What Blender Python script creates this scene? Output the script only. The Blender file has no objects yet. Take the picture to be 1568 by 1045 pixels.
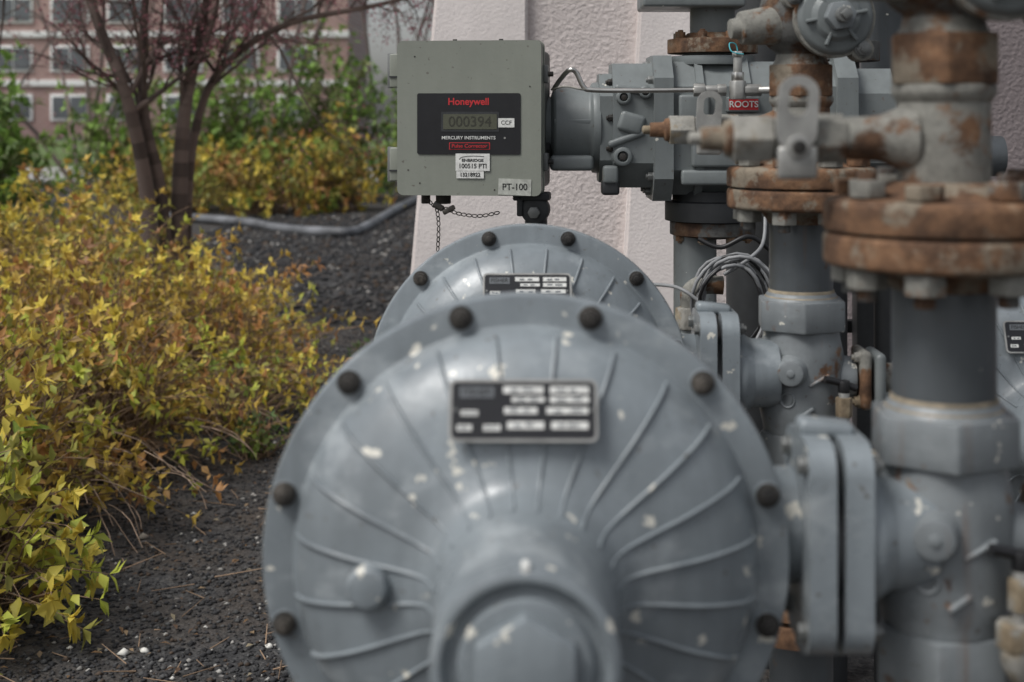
import bpy,bmesh,math,random
import numpy as np
from mathutils import Vector,Matrix
random.seed(7); np.random.seed(7)
scene=bpy.context.scene
COL=scene.collection
R=math.radians

# ------------------------------------------------------------ materials
def new_mat(name):
    m=bpy.data.materials.new(name); m.use_nodes=True
    nt=m.node_tree; return m,nt,nt.nodes['Principled BSDF']
def pos(nt,scale=None):
    g=nt.nodes.new('ShaderNodeNewGeometry')
    if scale is None: return g.outputs['Position']
    mp=nt.nodes.new('ShaderNodeMapping'); mp.inputs['Scale'].default_value=scale
    nt.links.new(g.outputs['Position'],mp.inputs['Vector']); return mp.outputs['Vector']
def noise(nt,vec,scale,detail=4,rough=.55):
    n=nt.nodes.new('ShaderNodeTexNoise'); n.inputs['Scale'].default_value=scale
    n.inputs['Detail'].default_value=detail; n.inputs['Roughness'].default_value=rough
    nt.links.new(vec,n.inputs['Vector']); return n.outputs['Fac']
def ramp(nt,fac,stops):
    r=nt.nodes.new('ShaderNodeValToRGB'); nt.links.new(fac,r.inputs['Fac'])
    e=r.color_ramp.elements
    while len(e)<len(stops): e.new(.5)
    for i,(p,c) in enumerate(stops):
        e[i].position=p
        if not isinstance(c,(tuple,list)): c=(c,c,c)
        e[i].color=(c[0],c[1],c[2],1)
    return r.outputs['Color']
def mix(nt,fac,a,b,mode='MIX'):
    m=nt.nodes.new('ShaderNodeMix'); m.data_type='RGBA'; m.blend_type=mode
    def setin(i,v):
        if isinstance(v,(tuple,list)): m.inputs[i].default_value=(v[0],v[1],v[2],1)
        else: nt.links.new(v,m.inputs[i])
    if isinstance(fac,(int,float)): m.inputs[0].default_value=fac
    else: nt.links.new(fac,m.inputs[0])
    setin(6,a); setin(7,b); return m.outputs[2]
def bump(nt,b,h,strength=.2,dist=.002):
    n=nt.nodes.new('ShaderNodeBump'); n.inputs['Strength'].default_value=strength
    n.inputs['Distance'].default_value=dist
    nt.links.new(h,n.inputs['Height']); nt.links.new(n.outputs[0],b.inputs['Normal'])

def paint(name,base,rust=.62,chips=.70,rough=.5,spec=.5,chs=38,scuff=0,var=1.0,streak=0):
    m,nt,b=new_mat(name); P=pos(nt)
    lo=tuple(c*(1-.24*var) for c in base); hi=tuple(min(1,c*(1+.16*var)) for c in base)
    c=ramp(nt,noise(nt,P,7,5),[(.3,lo),(.7,hi)])
    st=ramp(nt,noise(nt,pos(nt,(60,60,7)),1,4),[(.35,.84),(.65,1.05)])
    c=mix(nt,.6*var,c,st,'MULTIPLY')
    if scuff:
        s=ramp(nt,noise(nt,pos(nt,(1,1,1.6)),11,6,.6),[(.56,0),(.72,scuff)])
        c=mix(nt,s,c,(.50,.53,.54))
    if streak:
        s=ramp(nt,noise(nt,pos(nt,(38,38,3)),1,5,.6),[(.60,0),(.74,streak)])
        c=mix(nt,s,c,(.16,.085,.045))
    dk=ramp(nt,noise(nt,P,95,4),[(.67,0),(.72,.7)])
    c=mix(nt,dk,c,(.09,.075,.06))
    ch=ramp(nt,noise(nt,P,chs,4,.55),[(chips,0),(chips+.015,1)])
    c=mix(nt,ch,c,(.62,.60,.53))
    rc=ramp(nt,noise(nt,P,60,5),[(.3,(.06,.03,.018)),(.55,(.16,.082,.04)),(.7,(.28,.19,.11))])
    rm=ramp(nt,noise(nt,P,16,8,.65),[(rust,0),(rust+.05,1)])
    c=mix(nt,rm,c,rc)
    nt.links.new(c,b.inputs['Base Color'])
    rr=ramp(nt,noise(nt,P,25,4),[(.3,rough-.08),(.7,rough+.12)])
    nt.links.new(rr,b.inputs['Roughness']); b.inputs['Specular IOR Level'].default_value=spec
    bump(nt,b,noise(nt,P,120,5),.2,.0015)
    return m
def rustm(name,cols,gray=None,thr=.5,rough=.85):
    m,nt,b=new_mat(name); P=pos(nt)
    c=ramp(nt,noise(nt,P,26,8,.65),[(.28,cols[0]),(.45,cols[1]),(.58,cols[2]),(.75,cols[3])])
    if gray:
        c=mix(nt,ramp(nt,noise(nt,P,15,8,.65),[(thr,0),(thr+.06,1)]),c,gray)
    d=ramp(nt,noise(nt,P,70,6,.7),[(.35,.55),(.55,1)])
    c=mix(nt,.7,c,d,'MULTIPLY')
    nt.links.new(c,b.inputs['Base Color']); b.inputs['Roughness'].default_value=rough
    b.inputs['Specular IOR Level'].default_value=.3
    bump(nt,b,noise(nt,P,90,8,.7),.6,.003); return m
def plain(name,c,rough=.5,metal=0,var=.15,sc=40,bs=.1):
    m,nt,b=new_mat(name); P=pos(nt)
    k=ramp(nt,noise(nt,P,sc,4),[(.3,tuple(x*(1-var) for x in c)),(.7,tuple(min(1,x*(1+var)) for x in c))])
    nt.links.new(k,b.inputs['Base Color']); b.inputs['Roughness'].default_value=rough
    b.inputs['Metallic'].default_value=metal
    if bs: bump(nt,b,noise(nt,P,sc*4,4),bs,.001)
    return m

M_reg=paint('regulator_paint',(.215,.243,.260),.75,.665,.33,.65,chs=40,scuff=.42)
M_str=paint('pipe_paint',(.190,.208,.216),.60,.68,.42,scuff=.2,streak=.5)
M_pipe=paint('pipe_paint_dark',(.095,.105,.112),.62,.70,.40,streak=.4)
M_meter=paint('meter_paint',(.165,.182,.182),.67,.72,.42,var=.8)
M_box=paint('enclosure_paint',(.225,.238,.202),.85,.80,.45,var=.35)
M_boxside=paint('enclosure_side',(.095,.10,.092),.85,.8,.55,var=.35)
RC=[(.055,.034,.024),(.125,.070,.042),(.215,.118,.065),(.30,.225,.155)]
M_rust=rustm('rust',RC,(.22,.185,.14),.52)
M_rustg=rustm('rusty_casting',RC,(.235,.23,.205),.42)
M_rustd=rustm('rust_dark',[(.03,.02,.015),(.07,.040,.026),(.12,.07,.042),(.17,.13,.09)],(.11,.11,.105),.46)
M_brass=rustm('old_brass',[(.13,.10,.065),(.23,.18,.12),(.31,.26,.18),(.38,.35,.27)],(.30,.29,.26),.44,.6)
M_bolt=rustm('bolt_dark',[(.018,.018,.018),(.04,.037,.034),(.065,.058,.05),(.16,.14,.12)],None,.5,.45)
M_boltg=plain('bolt_grey',(.17,.175,.17),.45,.3)
M_black=plain('black_plastic',(.012,.012,.013),.45,0)
M_dark=plain('dark_steel',(.028,.030,.032),.6,0)
M_steel=plain('stainless',(.60,.58,.54),.28,1.0,.1)
M_galv=plain('galvanised',(.36,.355,.335),.42,.5,.25)
M_white=plain('label_white',(.66,.66,.63),.6,0,.15,120)
M_plate=plain('nameplate_black',(.012,.012,.014),.35,0)
M_grey=plain('label_grey',(.13,.14,.15),.5,0)
M_red=plain('label_red',(.50,.025,.03),.5,0,.05)
M_lcd=plain('lcd_glass',(.085,.088,.062),.25,0,.05)
M_seg=plain('lcd_segment',(.040,.040,.030),.3,0,.05)
M_ink=plain('ink',(.008,.008,.008),.6,0,.05)
M_cable=plain('cable_grey',(.22,.225,.23),.5,0)
M_seal=plain('sealant',(.25,.21,.15),.8,0,.4)

# ------------------------------------------------------------ mesh helpers
def empty(name,loc=(0,0,0),rot=(0,0,0),parent=None):
    e=bpy.data.objects.new(name,None); e.empty_display_size=.1
    e.location=loc; e.rotation_euler=rot; e.parent=parent; COL.objects.link(e); return e
def aim(d): return Vector((0,0,1)).rotation_difference(Vector(d).normalized()).to_euler()
def add(name,bm,mat,parent,loc=(0,0,0),rot=(0,0,0),sharp=38):
    bmesh.ops.recalc_face_normals(bm,faces=bm.faces[:])
    for f in bm.faces: f.smooth=True
    for e in bm.edges:
        if len(e.link_faces)==2 and e.calc_face_angle(0)>R(sharp): e.smooth=False
    me=bpy.data.meshes.new(name); bm.to_mesh(me); bm.free(); me.materials.append(mat)
    o=bpy.data.objects.new(name,me); o.parent=parent; o.location=loc; o.rotation_euler=rot
    COL.objects.link(o); return o
def roundprof(prof,b0=.0015):
    out=[]; n=len(prof)
    for i,p in enumerate(prof):
        q=Vector((p[0],p[1]))
        if i==0 or i==n-1: out.append(q); continue
        b=p[2] if len(p)>2 else b0
        a=Vector(prof[i-1][:2]); c=Vector(prof[i+1][:2])
        la=(a-q).length; lc=(c-q).length
        if la<1e-6 or lc<1e-6: out.append(q); continue
        A=q+(a-q)*min(b/la,.45); B=q+(c-q)*min(b/lc,.45)
        out+= [A,(A+B)*.25+q*.5,B]
    return out
def lathe(name,prof,mat,parent,loc=(0,0,0),d=(0,0,1),seg=56,b=.0015):
    pr=roundprof(prof,b); bm=bmesh.new(); rings=[]
    for q in pr:
        r=max(q.y,0)
        if r<1e-5: rings.append([bm.verts.new((0,0,q.x))])
        else: rings.append([bm.verts.new((r*math.cos(2*math.pi*k/seg),r*math.sin(2*math.pi*k/seg),q.x)) for k in range(seg)])
    for A,B in zip(rings,rings[1:]):
        for k in range(seg):
            k2=(k+1)%seg
            if len(A)==1 and len(B)==1: continue
            if len(A)==1: bm.faces.new((A[0],B[k],B[k2]))
            elif len(B)==1: bm.faces.new((A[k],A[k2],B[0]))
            else: bm.faces.new((A[k],A[k2],B[k2],B[k]))
    for e in (rings[0],rings[-1]):
        if len(e)>1: bm.faces.new(e)
    return add(name,bm,mat,parent,loc,aim(d))
def cyl(name,r,t0,t1,mat,parent,loc=(0,0,0),d=(0,0,1),seg=40,b=.0015):
    return lathe(name,[(t0,0),(t0,r),(t1,r),(t1,0)],mat,parent,loc,d,seg,b)
def hexp(name,r,t0,t1,mat,parent,loc=(0,0,0),d=(0,0,1),n=6,b=.002,spin=0):
    bm=bmesh.new()
    vs=[[bm.verts.new((r*math.cos(2*math.pi*k/n+spin),r*math.sin(2*math.pi*k/n+spin),t)) for k in range(n)] for t in (t0,t1)]
    bm.faces.new(vs[0][::-1]); bm.faces.new(vs[1])
    for k in range(n): bm.faces.new((vs[0][k],vs[0][(k+1)%n],vs[1][(k+1)%n],vs[1][k]))
    bmesh.ops.bevel(bm,geom=bm.edges[:],offset=min(b,r*.2),segments=2,affect='EDGES',profile=.5)
    return add(name,bm,mat,parent,loc,aim(d))
def rbox(name,s,mat,parent,loc=(0,0,0),rot=(0,0,0),b=.003,seg=3):
    bm=bmesh.new(); bmesh.ops.create_cube(bm,size=1)
    for v in bm.verts: v.co=Vector((v.co.x*s[0],v.co.y*s[1],v.co.z*s[2]))
    if b: bmesh.ops.bevel(bm,geom=bm.edges[:],offset=min(b,min(s)*.45),segments=seg,affect='EDGES',profile=.5)
    return add(name,bm,mat,parent,loc,rot)
def poly(name,pts,th,mat,parent,loc=(0,0,0),rot=(0,0,0),b=.002,hole=None):
    """extrude an outline given in (x,z) by th along y"""
    bm=bmesh.new()
    f=[bm.verts.new((x,-th/2,z)) for x,z in pts]; g=[bm.verts.new((x,th/2,z)) for x,z in pts]
    n=len(pts)
    if hole:
        h1=[bm.verts.new((x,-th/2,z)) for x,z in hole]; h2=[bm.verts.new((x,th/2,z)) for x,z in hole]
        for k in range(n):
            k2=(k+1)%n
            bm.faces.new((f[k],f[k2],h1[k2],h1[k])); bm.faces.new((g[k2],g[k],h2[k],h2[k2]))
            bm.faces.new((h1[k],h1[k2],h2[k2],h2[k])); bm.faces.new((f[k2],f[k],g[k],g[k2]))
    else:
        bm.faces.new(f); bm.faces.new(g[::-1])
        for k in range(n): bm.faces.new((f[(k+1)%n],f[k],g[k],g[(k+1)%n]))
    if b: bmesh.ops.bevel(bm,geom=[e for e in bm.edges if e.calc_face_angle(0)>.6],offset=b,segments=2,affect='EDGES',profile=.5)
    return add(name,bm,mat,parent,loc,rot)
def rrect(w,h,r,n=6):
    pts=[]
    for cx,cz,a0 in ((w/2-r,h/2-r,0),(-w/2+r,h/2-r,90),(-w/2+r,-h/2+r,180),(w/2-r,-h/2+r,270)):
        for k in range(n+1):
            a=R(a0+90*k/n); pts.append((cx+r*math.cos(a),cz+r*math.sin(a)))
    return pts
def catmull(P,n=6):
    P=[Vector(p) for p in P]; Q=[P[0]]+P+[P[-1]]; out=[]
    for i in range(1,len(Q)-2):
        for k in range(n):
            t=k/n; a,b,c,d=Q[i-1],Q[i],Q[i+1],Q[i+2]
            out.append(.5*((2*b)+(c-a)*t+(2*a-5*b+4*c-d)*t*t+(3*b-a-3*c+d)*t**3))
    out.append(P[-1]); return out
def tube(name,pts,r,mat,parent,smooth=6,res=3,cyc=False):
    pp=catmull(pts,smooth) if smooth else [Vector(p) for p in pts]
    cu=bpy.data.curves.new(name,'CURVE'); cu.dimensions='3D'; cu.bevel_depth=r; cu.bevel_resolution=res
    cu.use_fill_caps=True
    s=cu.splines.new('POLY'); s.points.add(len(pp)-1)
    for q,p in zip(s.points,pp): q.co=(p.x,p.y,p.z,1)
    s.use_cyclic_u=cyc; s.use_smooth=True
    cu.materials.append(mat)
    o=bpy.data.objects.new(name,cu); o.parent=parent; COL.objects.link(o); return o
def text(name,s,size,mat,parent,loc,sx=1,bold=0):
    cu=bpy.data.curves.new(name,'FONT'); cu.body=s; cu.size=size; cu.extrude=.0002; cu.offset=bold
    cu.align_x='CENTER'; cu.align_y='CENTER'; cu.materials.append(mat)
    o=bpy.data.objects.new(name,cu); o.parent=parent; o.location=loc; o.rotation_euler=(R(90),0,0); o.scale=(sx,1,1)
    COL.objects.link(o); return o
def bolt(name,parent,loc,d,r=.0095,h=.009,mat=M_bolt,stud=.004):
    o=hexp(name,r,0,h,mat,parent,loc,d,b=.0008,spin=random.random())
    cyl(name+'_washer',r*1.2,-.002,.0010,mat,parent,loc,d,24,.0005)
    if stud: cyl(name+'_stud',r*.55,h-.001,h+stud,mat,parent,loc,d,16,.001)
    return o

# ------------------------------------------------------------ regulators
DOME=[(.012,.203,.003),(.030,.198,.01),(.047,.188,.012),(.062,.170,.014),(.075,.145,.016),(.084,.115,.016),(.092,.092,.012),(.104,.079,.012),(.125,.073,.012)]
def nameplate(par,loc,tilt):
    e=empty('nameplate',loc,(R(-tilt),0,0),par)
    poly('nameplate_rim',rrect(.122,.051,.006),.0022,M_galv,e,(0,0,0),b=.0006)
    poly('nameplate_face',rrect(.117,.046,.004),.002,M_plate,e,(0,-.0008,0),b=.0004)
    y=-.0022
    for (cx,cz,w,h) in [(.0,.0165,.033,.0058),(.038,.0165,.032,.0058),(.004,.0085,.027,.0040),(.038,.0085,.032,.0052),
                        (-.002,-.0005,.027,.0052),(.036,-.0005,.034,.0052),(-.044,-.0025,.014,.0042),
                        (-.048,-.0145,.012,.005),(-.0255,-.0145,.014,.005),(.002,-.0125,.030,.006),(.038,-.0125,.030,.006)]:
        rbox('nameplate_field',(w,.0008,h),M_white,e,(cx,y,cz),b=0)
        for q in range(2):
            rbox('nameplate_stamp',(w*U0(.18,.3),.0006,h*.35),M_grey,e,(cx-w*.22+q*w*U0(.3,.5),y-.0005,cz+h*U0(-.1,.1)),b=0)
    rbox('nameplate_logo',(.028,.0008,.009),M_grey,e,(-.038,y,.0145),b=0)
    text('nameplate_text','FISHER',.008,M_ink,e,(-.038,y-.0006,.0145))
    for sx in(-1,1):
        cyl('nameplate_pin',.0016,0,.0015,M_boltg,e,(sx*.0555,-.0015,0),(0,-1,0),10,.0004)
U0=random.uniform
def regulator(x,y,z,arm=True):
    e=empty('gas_regulator',(x,y,z))
    prof=[(-.115,0),(-.115,.055,.006),(-.10,.075,.01),(-.09,.10,.012),(-.075,.15,.015),(-.05,.185,.012),(-.03,.198,.01),(-.012,.203,.003),
          (-.012,.230,.003),(-.0012,.231,.0008),(-.0012,.228,.0005),(.0012,.228,.0005),(.0012,.231,.0008),(.012,.230,.004)]+DOME+\
         [(.236,.0665,.002),(.240,.0645,.002),(.243,.0645,.001),(.244,.068,.002),(.256,.068,.004),(.258,.060,.002),(.250,.056,.002),(.250,.049,.002),(.258,.047,.003),(.259,.0)]
    lathe('casing',prof,M_reg,e,(0,0,0),(0,-1,0),128)
    hexp('cap_plug',.040,.256,.275,M_reg,e,(0,0,0),(0,-1,0),b=.002,spin=R(30))
    rbox('cap_notch',(.006,.012,.012),M_white,e,(.0,-.250,.066),b=.0015)
    pr=[(t,r) for t,r,_ in DOME]
    for k in range(24):
        a=R(7.5+15*k)
        pts=[(r*math.sin(a),-t-.0010,r*math.cos(a)) for t,r in pr[1:]]
        tube('rib_%d'%k,pts,.0019,M_reg,e,4,2)
    for k in range(12):
        a=R(15+30*k); px,pz=.2175*math.sin(a),.2175*math.cos(a)
        cyl('bolt_pad_%d'%k,.0118,.010,.0132,M_reg,e,(px,0,pz),(0,-1,0),24,.001)
        bolt('bolt_%d'%k,e,(px,-.0142,pz),(0,-1,0),.0088,.008)
        bolt('nut_%d'%k,e,(px,.0142,pz),(0,1,0),.0088,.008)
    nameplate(e,(-.002,-.0835,.144),22)
    lathe('vent_boss',[(0,0),(0,.0185),(.016,.017),(.018,.015),(.019,0)],M_reg,e,(-.128,-.078,.0),(-.12,-1,0),32)
    if arm:
        cyl('side_arm',.052,0,.25,M_reg,e,(0,.055,.012),(1,0,0),40)
        for nm,x0,x1 in (('flange_plate_a',.243,.266),('flange_plate_b',.274,.298)):
            th=x1-x0
            poly(nm,rrect(.118,.186,.028),th,M_reg,e,((x0+x1)/2,.025,.010),(0,0,R(90)),b=.006)
        cyl('flange_gasket',.055,.26,.28,M_dark,e,(0,.025,.010),(1,0,0))
        for sy in(-1,1):
            for sz in(-1,1):
                bolt('flange_bolt',e,(.298,.025+sy*.038,.010+sz*.072),(1,0,0),.0085,.008,M_boltg)
                bolt('flange_bolt',e,(.243,.025+sy*.038,.010+sz*.072),(-1,0,0),.0085,.007,M_boltg,0)
        rbox('flange_lug',(.050,.03,.016),M_reg,e,(.268,.028,.106),(0,R(6),0),b=.006)
        rbox('flange_lug',(.050,.03,.016),M_reg,e,(.268,.028,-.086),b=.006)
        lathe('bonnet',[(.296,0),(.296,.060,.004),(.308,.060,.004),(.322,.05),(.36,.048),(.36,0)],M_reg,e,(0,.03,.012),(1,0,0))
    return e
regulator(0,1.25,.864)
regulator(0.004,2.04,.864)
regulator(.80,2.28,.765,False)

# ------------------------------------------------------------ vertical pipe strings with valves
def string(x,y,sd,top=True):
    random.seed(sd)
    e=empty('valve_pipe_assembly',(x,y,0))
    cyl('riser_low',.046,0,.70,M_pipe,e)
    lathe('lower_flange',[(.50,0),(.50,.1),(.53,.1),(.531,.046),(.536,.046),(.537,.1),(.565,.1),(.565,0)],M_rust,e)
    hexp('lower_union_nut',.064,.735,.789,M_str,e,b=.003,spin=R(10))
    lathe('lower_union_collar',[(.69,0),(.69,.05),(.735,.054),(.745,.054),(.745,0)],M_rustd,e)
    lathe('valve_body',[(.785,0),(.785,.054,.004),(.80,.056,.005),(.82,.061,.01),(.865,.063,.015),(.905,.061,.01),(.925,.056,.006),(.942,.054,.004),(.942,0)],M_str,e)
    rbox('body_side_port',(.06,.075,.09),M_str,e,(-.045,0,.875),b=.015)
    lathe('body_boss',[(0,0),(0,.026),(.012,.023),(.024,.019),(.030,.018,.003),(.031,0)],M_str,e,(-.022,-.045,.884),(-.25,-1,0),32)
    hexp('body_boss_recess',.006,.0,.0325,M_str,e,(-.022,-.045,.884),(-.25,-1,0),b=.001)
    lathe('cast_mark',[(0,.0085),(.0015,.0105),(.0,.0115)],M_str,e,(-.030,-.0545,.843),(-.5,-1,0),24,.0003)
    rbox('cast_rib_a',(.024,.008,.006),M_str,e,(-.004,-.0615,.826),(0,R(-35),0),b=.002)
    rbox('cast_rib_b',(.034,.008,.005),M_str,e,(.014,-.0605,.872),(0,R(-30),0),b=.002)
    hexp('union_nut',.0690,.938,.982,M_str,e,b=.003,spin=R(24))
    lathe('union_collar',[(.980,0),(.980,.057,.003),(.986,.052,.003),(.992,.0485),(.992,0)],M_str,e)
    lathe('thread_sealant',[(.985,0),(.985,.0535),(.990,.0485),(.996,.0475),(.997,0)],M_seal,e)
    cyl('riser',.0462,.98,1.12,M_pipe,e)
    lathe('flange_lower',[(1.092,0),(1.092,.047),(1.110,.058,.004),(1.114,.104,.003),(1.117,.108,.003),(1.141,.108,.004),(1.1435,.104),(1.1435,0)],M_rust,e,seg=80)
    cyl('flange_gasket',.099,1.140,1.148,M_rustd,e,seg=64)
    lathe('flange_upper',[(1.146,0),(1.146,.108,.003),(1.170,.108,.003),(1.175,.104,.003),(1.177,.068,.004),(1.190,.047),(1.190,0)],M_rust,e,seg=80)
    for k in range(4):
        a=R(18+90*k+ (5 if sd%2 else 0)); px,py=.084*math.cos(a),.084*math.sin(a)
        hexp('flange_nut_%d'%k,.0175,0,.016,M_rustg,e,(px,py,1.177),(0,0,1),b=.0015,spin=a)
        cyl('flange_stud_%d'%k,.009,1.085,1.200,M_rustd,e,(px,py,0),seg=20)
        hexp('flange_nut_low_%d'%k,.0185,-.019,0,M_rustg,e,(px,py,1.115),(0,0,1),b=.0015,spin=a+.3)
    for k in range(4):
        a=R(63+90*k); px,py=.084*math.cos(a),.084*math.sin(a)
        hexp('flange_head_%d'%k,.0175,0,.013,M_rust,e,(px,py,1.177),(0,0,1),b=.0015,spin=a)
        hexp('flange_head_low_%d'%k,.0195,-.020,0,M_rustg,e,(px,py,1.115),(0,0,1),b=.0015,spin=a+.3)
        cyl('flange_stud_low_%d'%k,.009,1.084,1.115,M_rustd,e,(px,py,0),seg=20)
    cyl('upper_pipe',.0415,1.17,1.29,M_rustg,e)
    lathe('upper_pipe_bead',[(1.262,.0),(1.262,.042),(1.270,.0465),(1.278,.0465),(1.28,0)],M_rustg,e)
    hexp('upper_nut',.0520,1.278,1.324,M_rust,e,b=.0025,spin=R(18))
    lathe('upper_nut_collar',[(1.322,0),(1.322,.043,.003),(1.330,.038),(1.34,.036),(1.34,0)],M_rustg,e)
    # plug valve on top
    lathe('plug_valve_body',[(1.335,0),(1.335,.036),(1.342,.036,.004),(1.350,.048,.008),(1.365,.060,.012),(1.395,.064,.014),(1.43,.055,.012),(1.445,.046,.004),(1.46,.046),(1.46,0)],M_rustd,e)
    lathe('plug_valve_bonnet',[(0,0),(0,.055),(.05,.055,.004),(.058,.050,.003),(.060,.036),(.068,.030),(.069,0)],M_meter,e,(.032,-.02,1.390),(.05,-1,.0),56)
    lathe('bonnet_rim',[(.036,.054),(.036,.0585),(.050,.0585),(.050,.054)],M_rustg,e,(.032,-.02,1.390),(.05,-1,.0),56)
    hexp('bonnet_cap',.022,.066,.088,M_str,e,(.032,-.02,1.390),(.05,-1,0),spin=.2)
    cyl('bonnet_stem',.011,.088,.104,M_boltg,e,(.032,-.02,1.390),(.05,-1,0),24)
    hexp('bonnet_stem_square',.008,.104,.112,M_boltg,e,(.032,-.02,1.390),(.05,-1,0),n=4,b=.001)
    for k in range(6):
        a=R(60*k+20)
        rbox('bonnet_fin_%d'%k,(.005,.012,.02),M_meter,e,(.034+.034*math.sin(a),-.083,1.390+.034*math.cos(a)),(0,a,0),b=.0015)
    for k in range(3):
        a=R(100*k-62)
        lx,lz=.032+.062*math.sin(a),1.390+.062*math.cos(a)
        cyl('bonnet_ear_%d'%k,.017,.012,.05,M_rustg,e,(lx,-.02,lz),(0,-1,0),24,.003)
        bolt('bonnet_bolt_%d'%k,e,(lx,-.072,lz),(0,-1,0),.010,.008,M_boltg)
    lathe('plug_valve_lug',[(0,0),(0,.030),(.04,.026),(.06,.024,.003),(.062,.016),(.075,.014),(.075,0)],M_rustg,e,(-.035,-.02,1.382),(-1,-.15,-.1),32)
    cyl('riser_top',.043,1.455,2.3,M_meter,e)
    # left branch
    b=(0,-.004,1.229)
    def lb(n,pr,m,**k): lathe(n,pr,m,e,b,(-1,0,0),36,.001,**k)
    lb('branch_nozzle',[(.03,0),(.03,.034,.004),(.045,.027,.006),(.060,.0205,.006),(.088,.0195),(.095,.018),(.095,0)],M_rustg)
    hexp('branch_nut_a',.0235,.092,.122,M_rustg,e,b,(-1,0,0),b=.0015,spin=.2)
    lb('ball_valve_body',[(.12,0),(.12,.017),(.126,.022,.004),(.150,.022,.004),(.158,.017),(.158,0)],M_rustg)
    hexp('branch_nut_b',.0235,.158,.194,M_brass,e,b,(-1,0,0),b=.0015,spin=.5)
    lb('branch_tail',[(.19,0),(.19,.018),(.200,.0165,.002),(.202,.0115),(.222,.0105),(.222,0)],M_rust)
    lb('branch_plug',[(.22,0),(.22,.0065),(.232,.006),(.234,0)],M_brass)
    out=rrect(.036,.068,.0175,7)
    cx=-.139
    hole=[(x*.48,.011+z*.40) for x,z in out]
    poly('lock_tab',out,.007,M_galv,e,(cx,-.031,1.252),(0,R(4),0),b=.0010,hole=hole)
    cyl('lock_tab_stem',.011,.018,.034,M_galv,e,(cx,-.004,1.222),(0,-1,0),24)
    cyl('lock_tab_screw',.006,.030,.040,M_bolt,e,(cx,-.004,1.222),(0,-1,0),16)
    rbox('lock_tab_foot',(.036,.010,.030),M_galv,e,(cx,-.031,1.208),b=.004)
    # small valve right/front of body
    q=(.048,-.066)
    hexp('needle_valve_hex',.0125,.822,.850,M_brass,e,(q[0],q[1],0),b=.0015)
    cyl('needle_valve_neck',.008,.80,.858,M_galv,e,(q[0],q[1],0),seg=20)
    tube('needle_valve_handle',[(q[0]-.028,q[1]-.004,.876),(q[0]-.008,q[1],.871),(q[0]+.018,q[1]+.002,.862)],.0052,M_black,e,4,4)
    cyl('needle_valve_knob',.0085,.855,.874,M_black,e,(q[0],q[1],0),seg=20,b=.003)
    hexp('elbow_hex',.017,.790,.812,M_brass,e,(q[0]-.006,q[1],0),b=.002)
    tube('elbow_tube',[(q[0]-.006,q[1],.80),(q[0]-.004,q[1],.775),(q[0]+.02,q[1]+.01,.755),(q[0]+.05,q[1]+.02,.752)],.0125,M_brass,e,6,5)
    hexp('elbow_hex_b',.020,.03,.055,M_brass,e,(q[0],q[1]+.015,.752),(1,.2,0),b=.002)
    # right side cross fittings
    lathe('side_outlet',[(.04,0),(.04,.034),(.07,.030),(.078,.028),(.078,0)],M_str,e,(0,0,.868),(1,-.1,0),36)
    rbox('side_flange_a',(.016,.075,.085),M_rustg,e,(.086,-.008,.868),b=.008)
    rbox('side_flange_b',(.016,.075,.080),M_meter,e,(.106,-.010,.868),b=.008)
    for s1 in(-1,1):
        bolt('side_bolt',e,(.078,-.028,.868+s1*.032),(-1,0,0),.008,.007,M_brass)
    lathe('side_pipe',[(.11,0),(.11,.022),(.14,.020),(.22,.020),(.22,0)],M_rustg,e,(0,-.01,.868),(1,0,0),30)
    hexp('side_hex',.026,.135,.165,M_brass,e,(0,-.01,.868),(1,0,0),b=.002)
    return e
string(.381,1.30,1)
string(.404,2.09,2)

# ------------------------------------------------------------ instrument enclosure (volume corrector)
bx=empty('volume_corrector',(-.109,2.72,1.245),(0,0,R(-7)))
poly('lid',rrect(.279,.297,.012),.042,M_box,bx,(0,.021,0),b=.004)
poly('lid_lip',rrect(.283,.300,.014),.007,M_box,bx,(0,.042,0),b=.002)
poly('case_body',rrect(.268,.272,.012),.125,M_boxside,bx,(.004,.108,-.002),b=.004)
for z in (.092,-.090):
    rbox('hinge_leaf',(.024,.012,.066),M_box,bx,(-.148,.030,z),b=.003)
    cyl('hinge_barrel',.006,-.034,.034,M_boltg,bx,(-.160,.034,z),seg=20)
    rbox('hinge_gap',(.022,.003,.003),M_dark,bx,(-.149,.023,z-.012),b=0)
for z in(.085,-.085):
    rbox('latch',(.010,.03,.035),M_boltg,bx,(.143,.05,z),b=.003)
    cyl('latch_screw',.005,0,.012,M_bolt,bx,(.146,.048,z),(1,0,0),16)
poly('display_panel',rrect(.200,.117,.004),.002,M_plate,bx,(0,-.0008,-.011),b=.0005)
rbox('display_bezel',(.112,.001,.038),M_dark,bx,(.003,-.0022,-.007),b=0)
rbox('display_lcd',(.104,.001,.029),M_lcd,bx,(.003,-.0029,-.007),b=0)
text('display_digits','000394',.028,M_seg,bx,(.003,-.0036,-.0075),1.0)
rbox('ccf_label',(.031,.001,.0175),M_white,bx,(.073,-.0024,-.009),b=0)
text('ccf_text','CCF',.011,M_ink,bx,(.073,-.0031,-.009))
text('brand_text','Honeywell',.0185,M_red,bx,(0,-.0022,.031),1.0,.0004)
text('maker_text','MERCURY INSTRUMENTS',.0088,M_white,bx,(0,-.0022,-.038),1.05,.0001)
cyl('panel_led',.002,0,.0012,M_galv,bx,(.070,-.0015,-.038),(0,-1,0),10,0)
poly('model_frame',rrect(.079,.0135,.001),.0008,M_red,bx,(.002,-.0022,-.0535),b=0)
poly('model_frame_in',rrect(.076,.0112,.001),.0008,M_plate,bx,(.002,-.0026,-.0535),b=0)
text('model_text','Pulse Corrector',.0095,M_red,bx,(.002,-.0034,-.0535),1.1,.0001)
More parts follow.
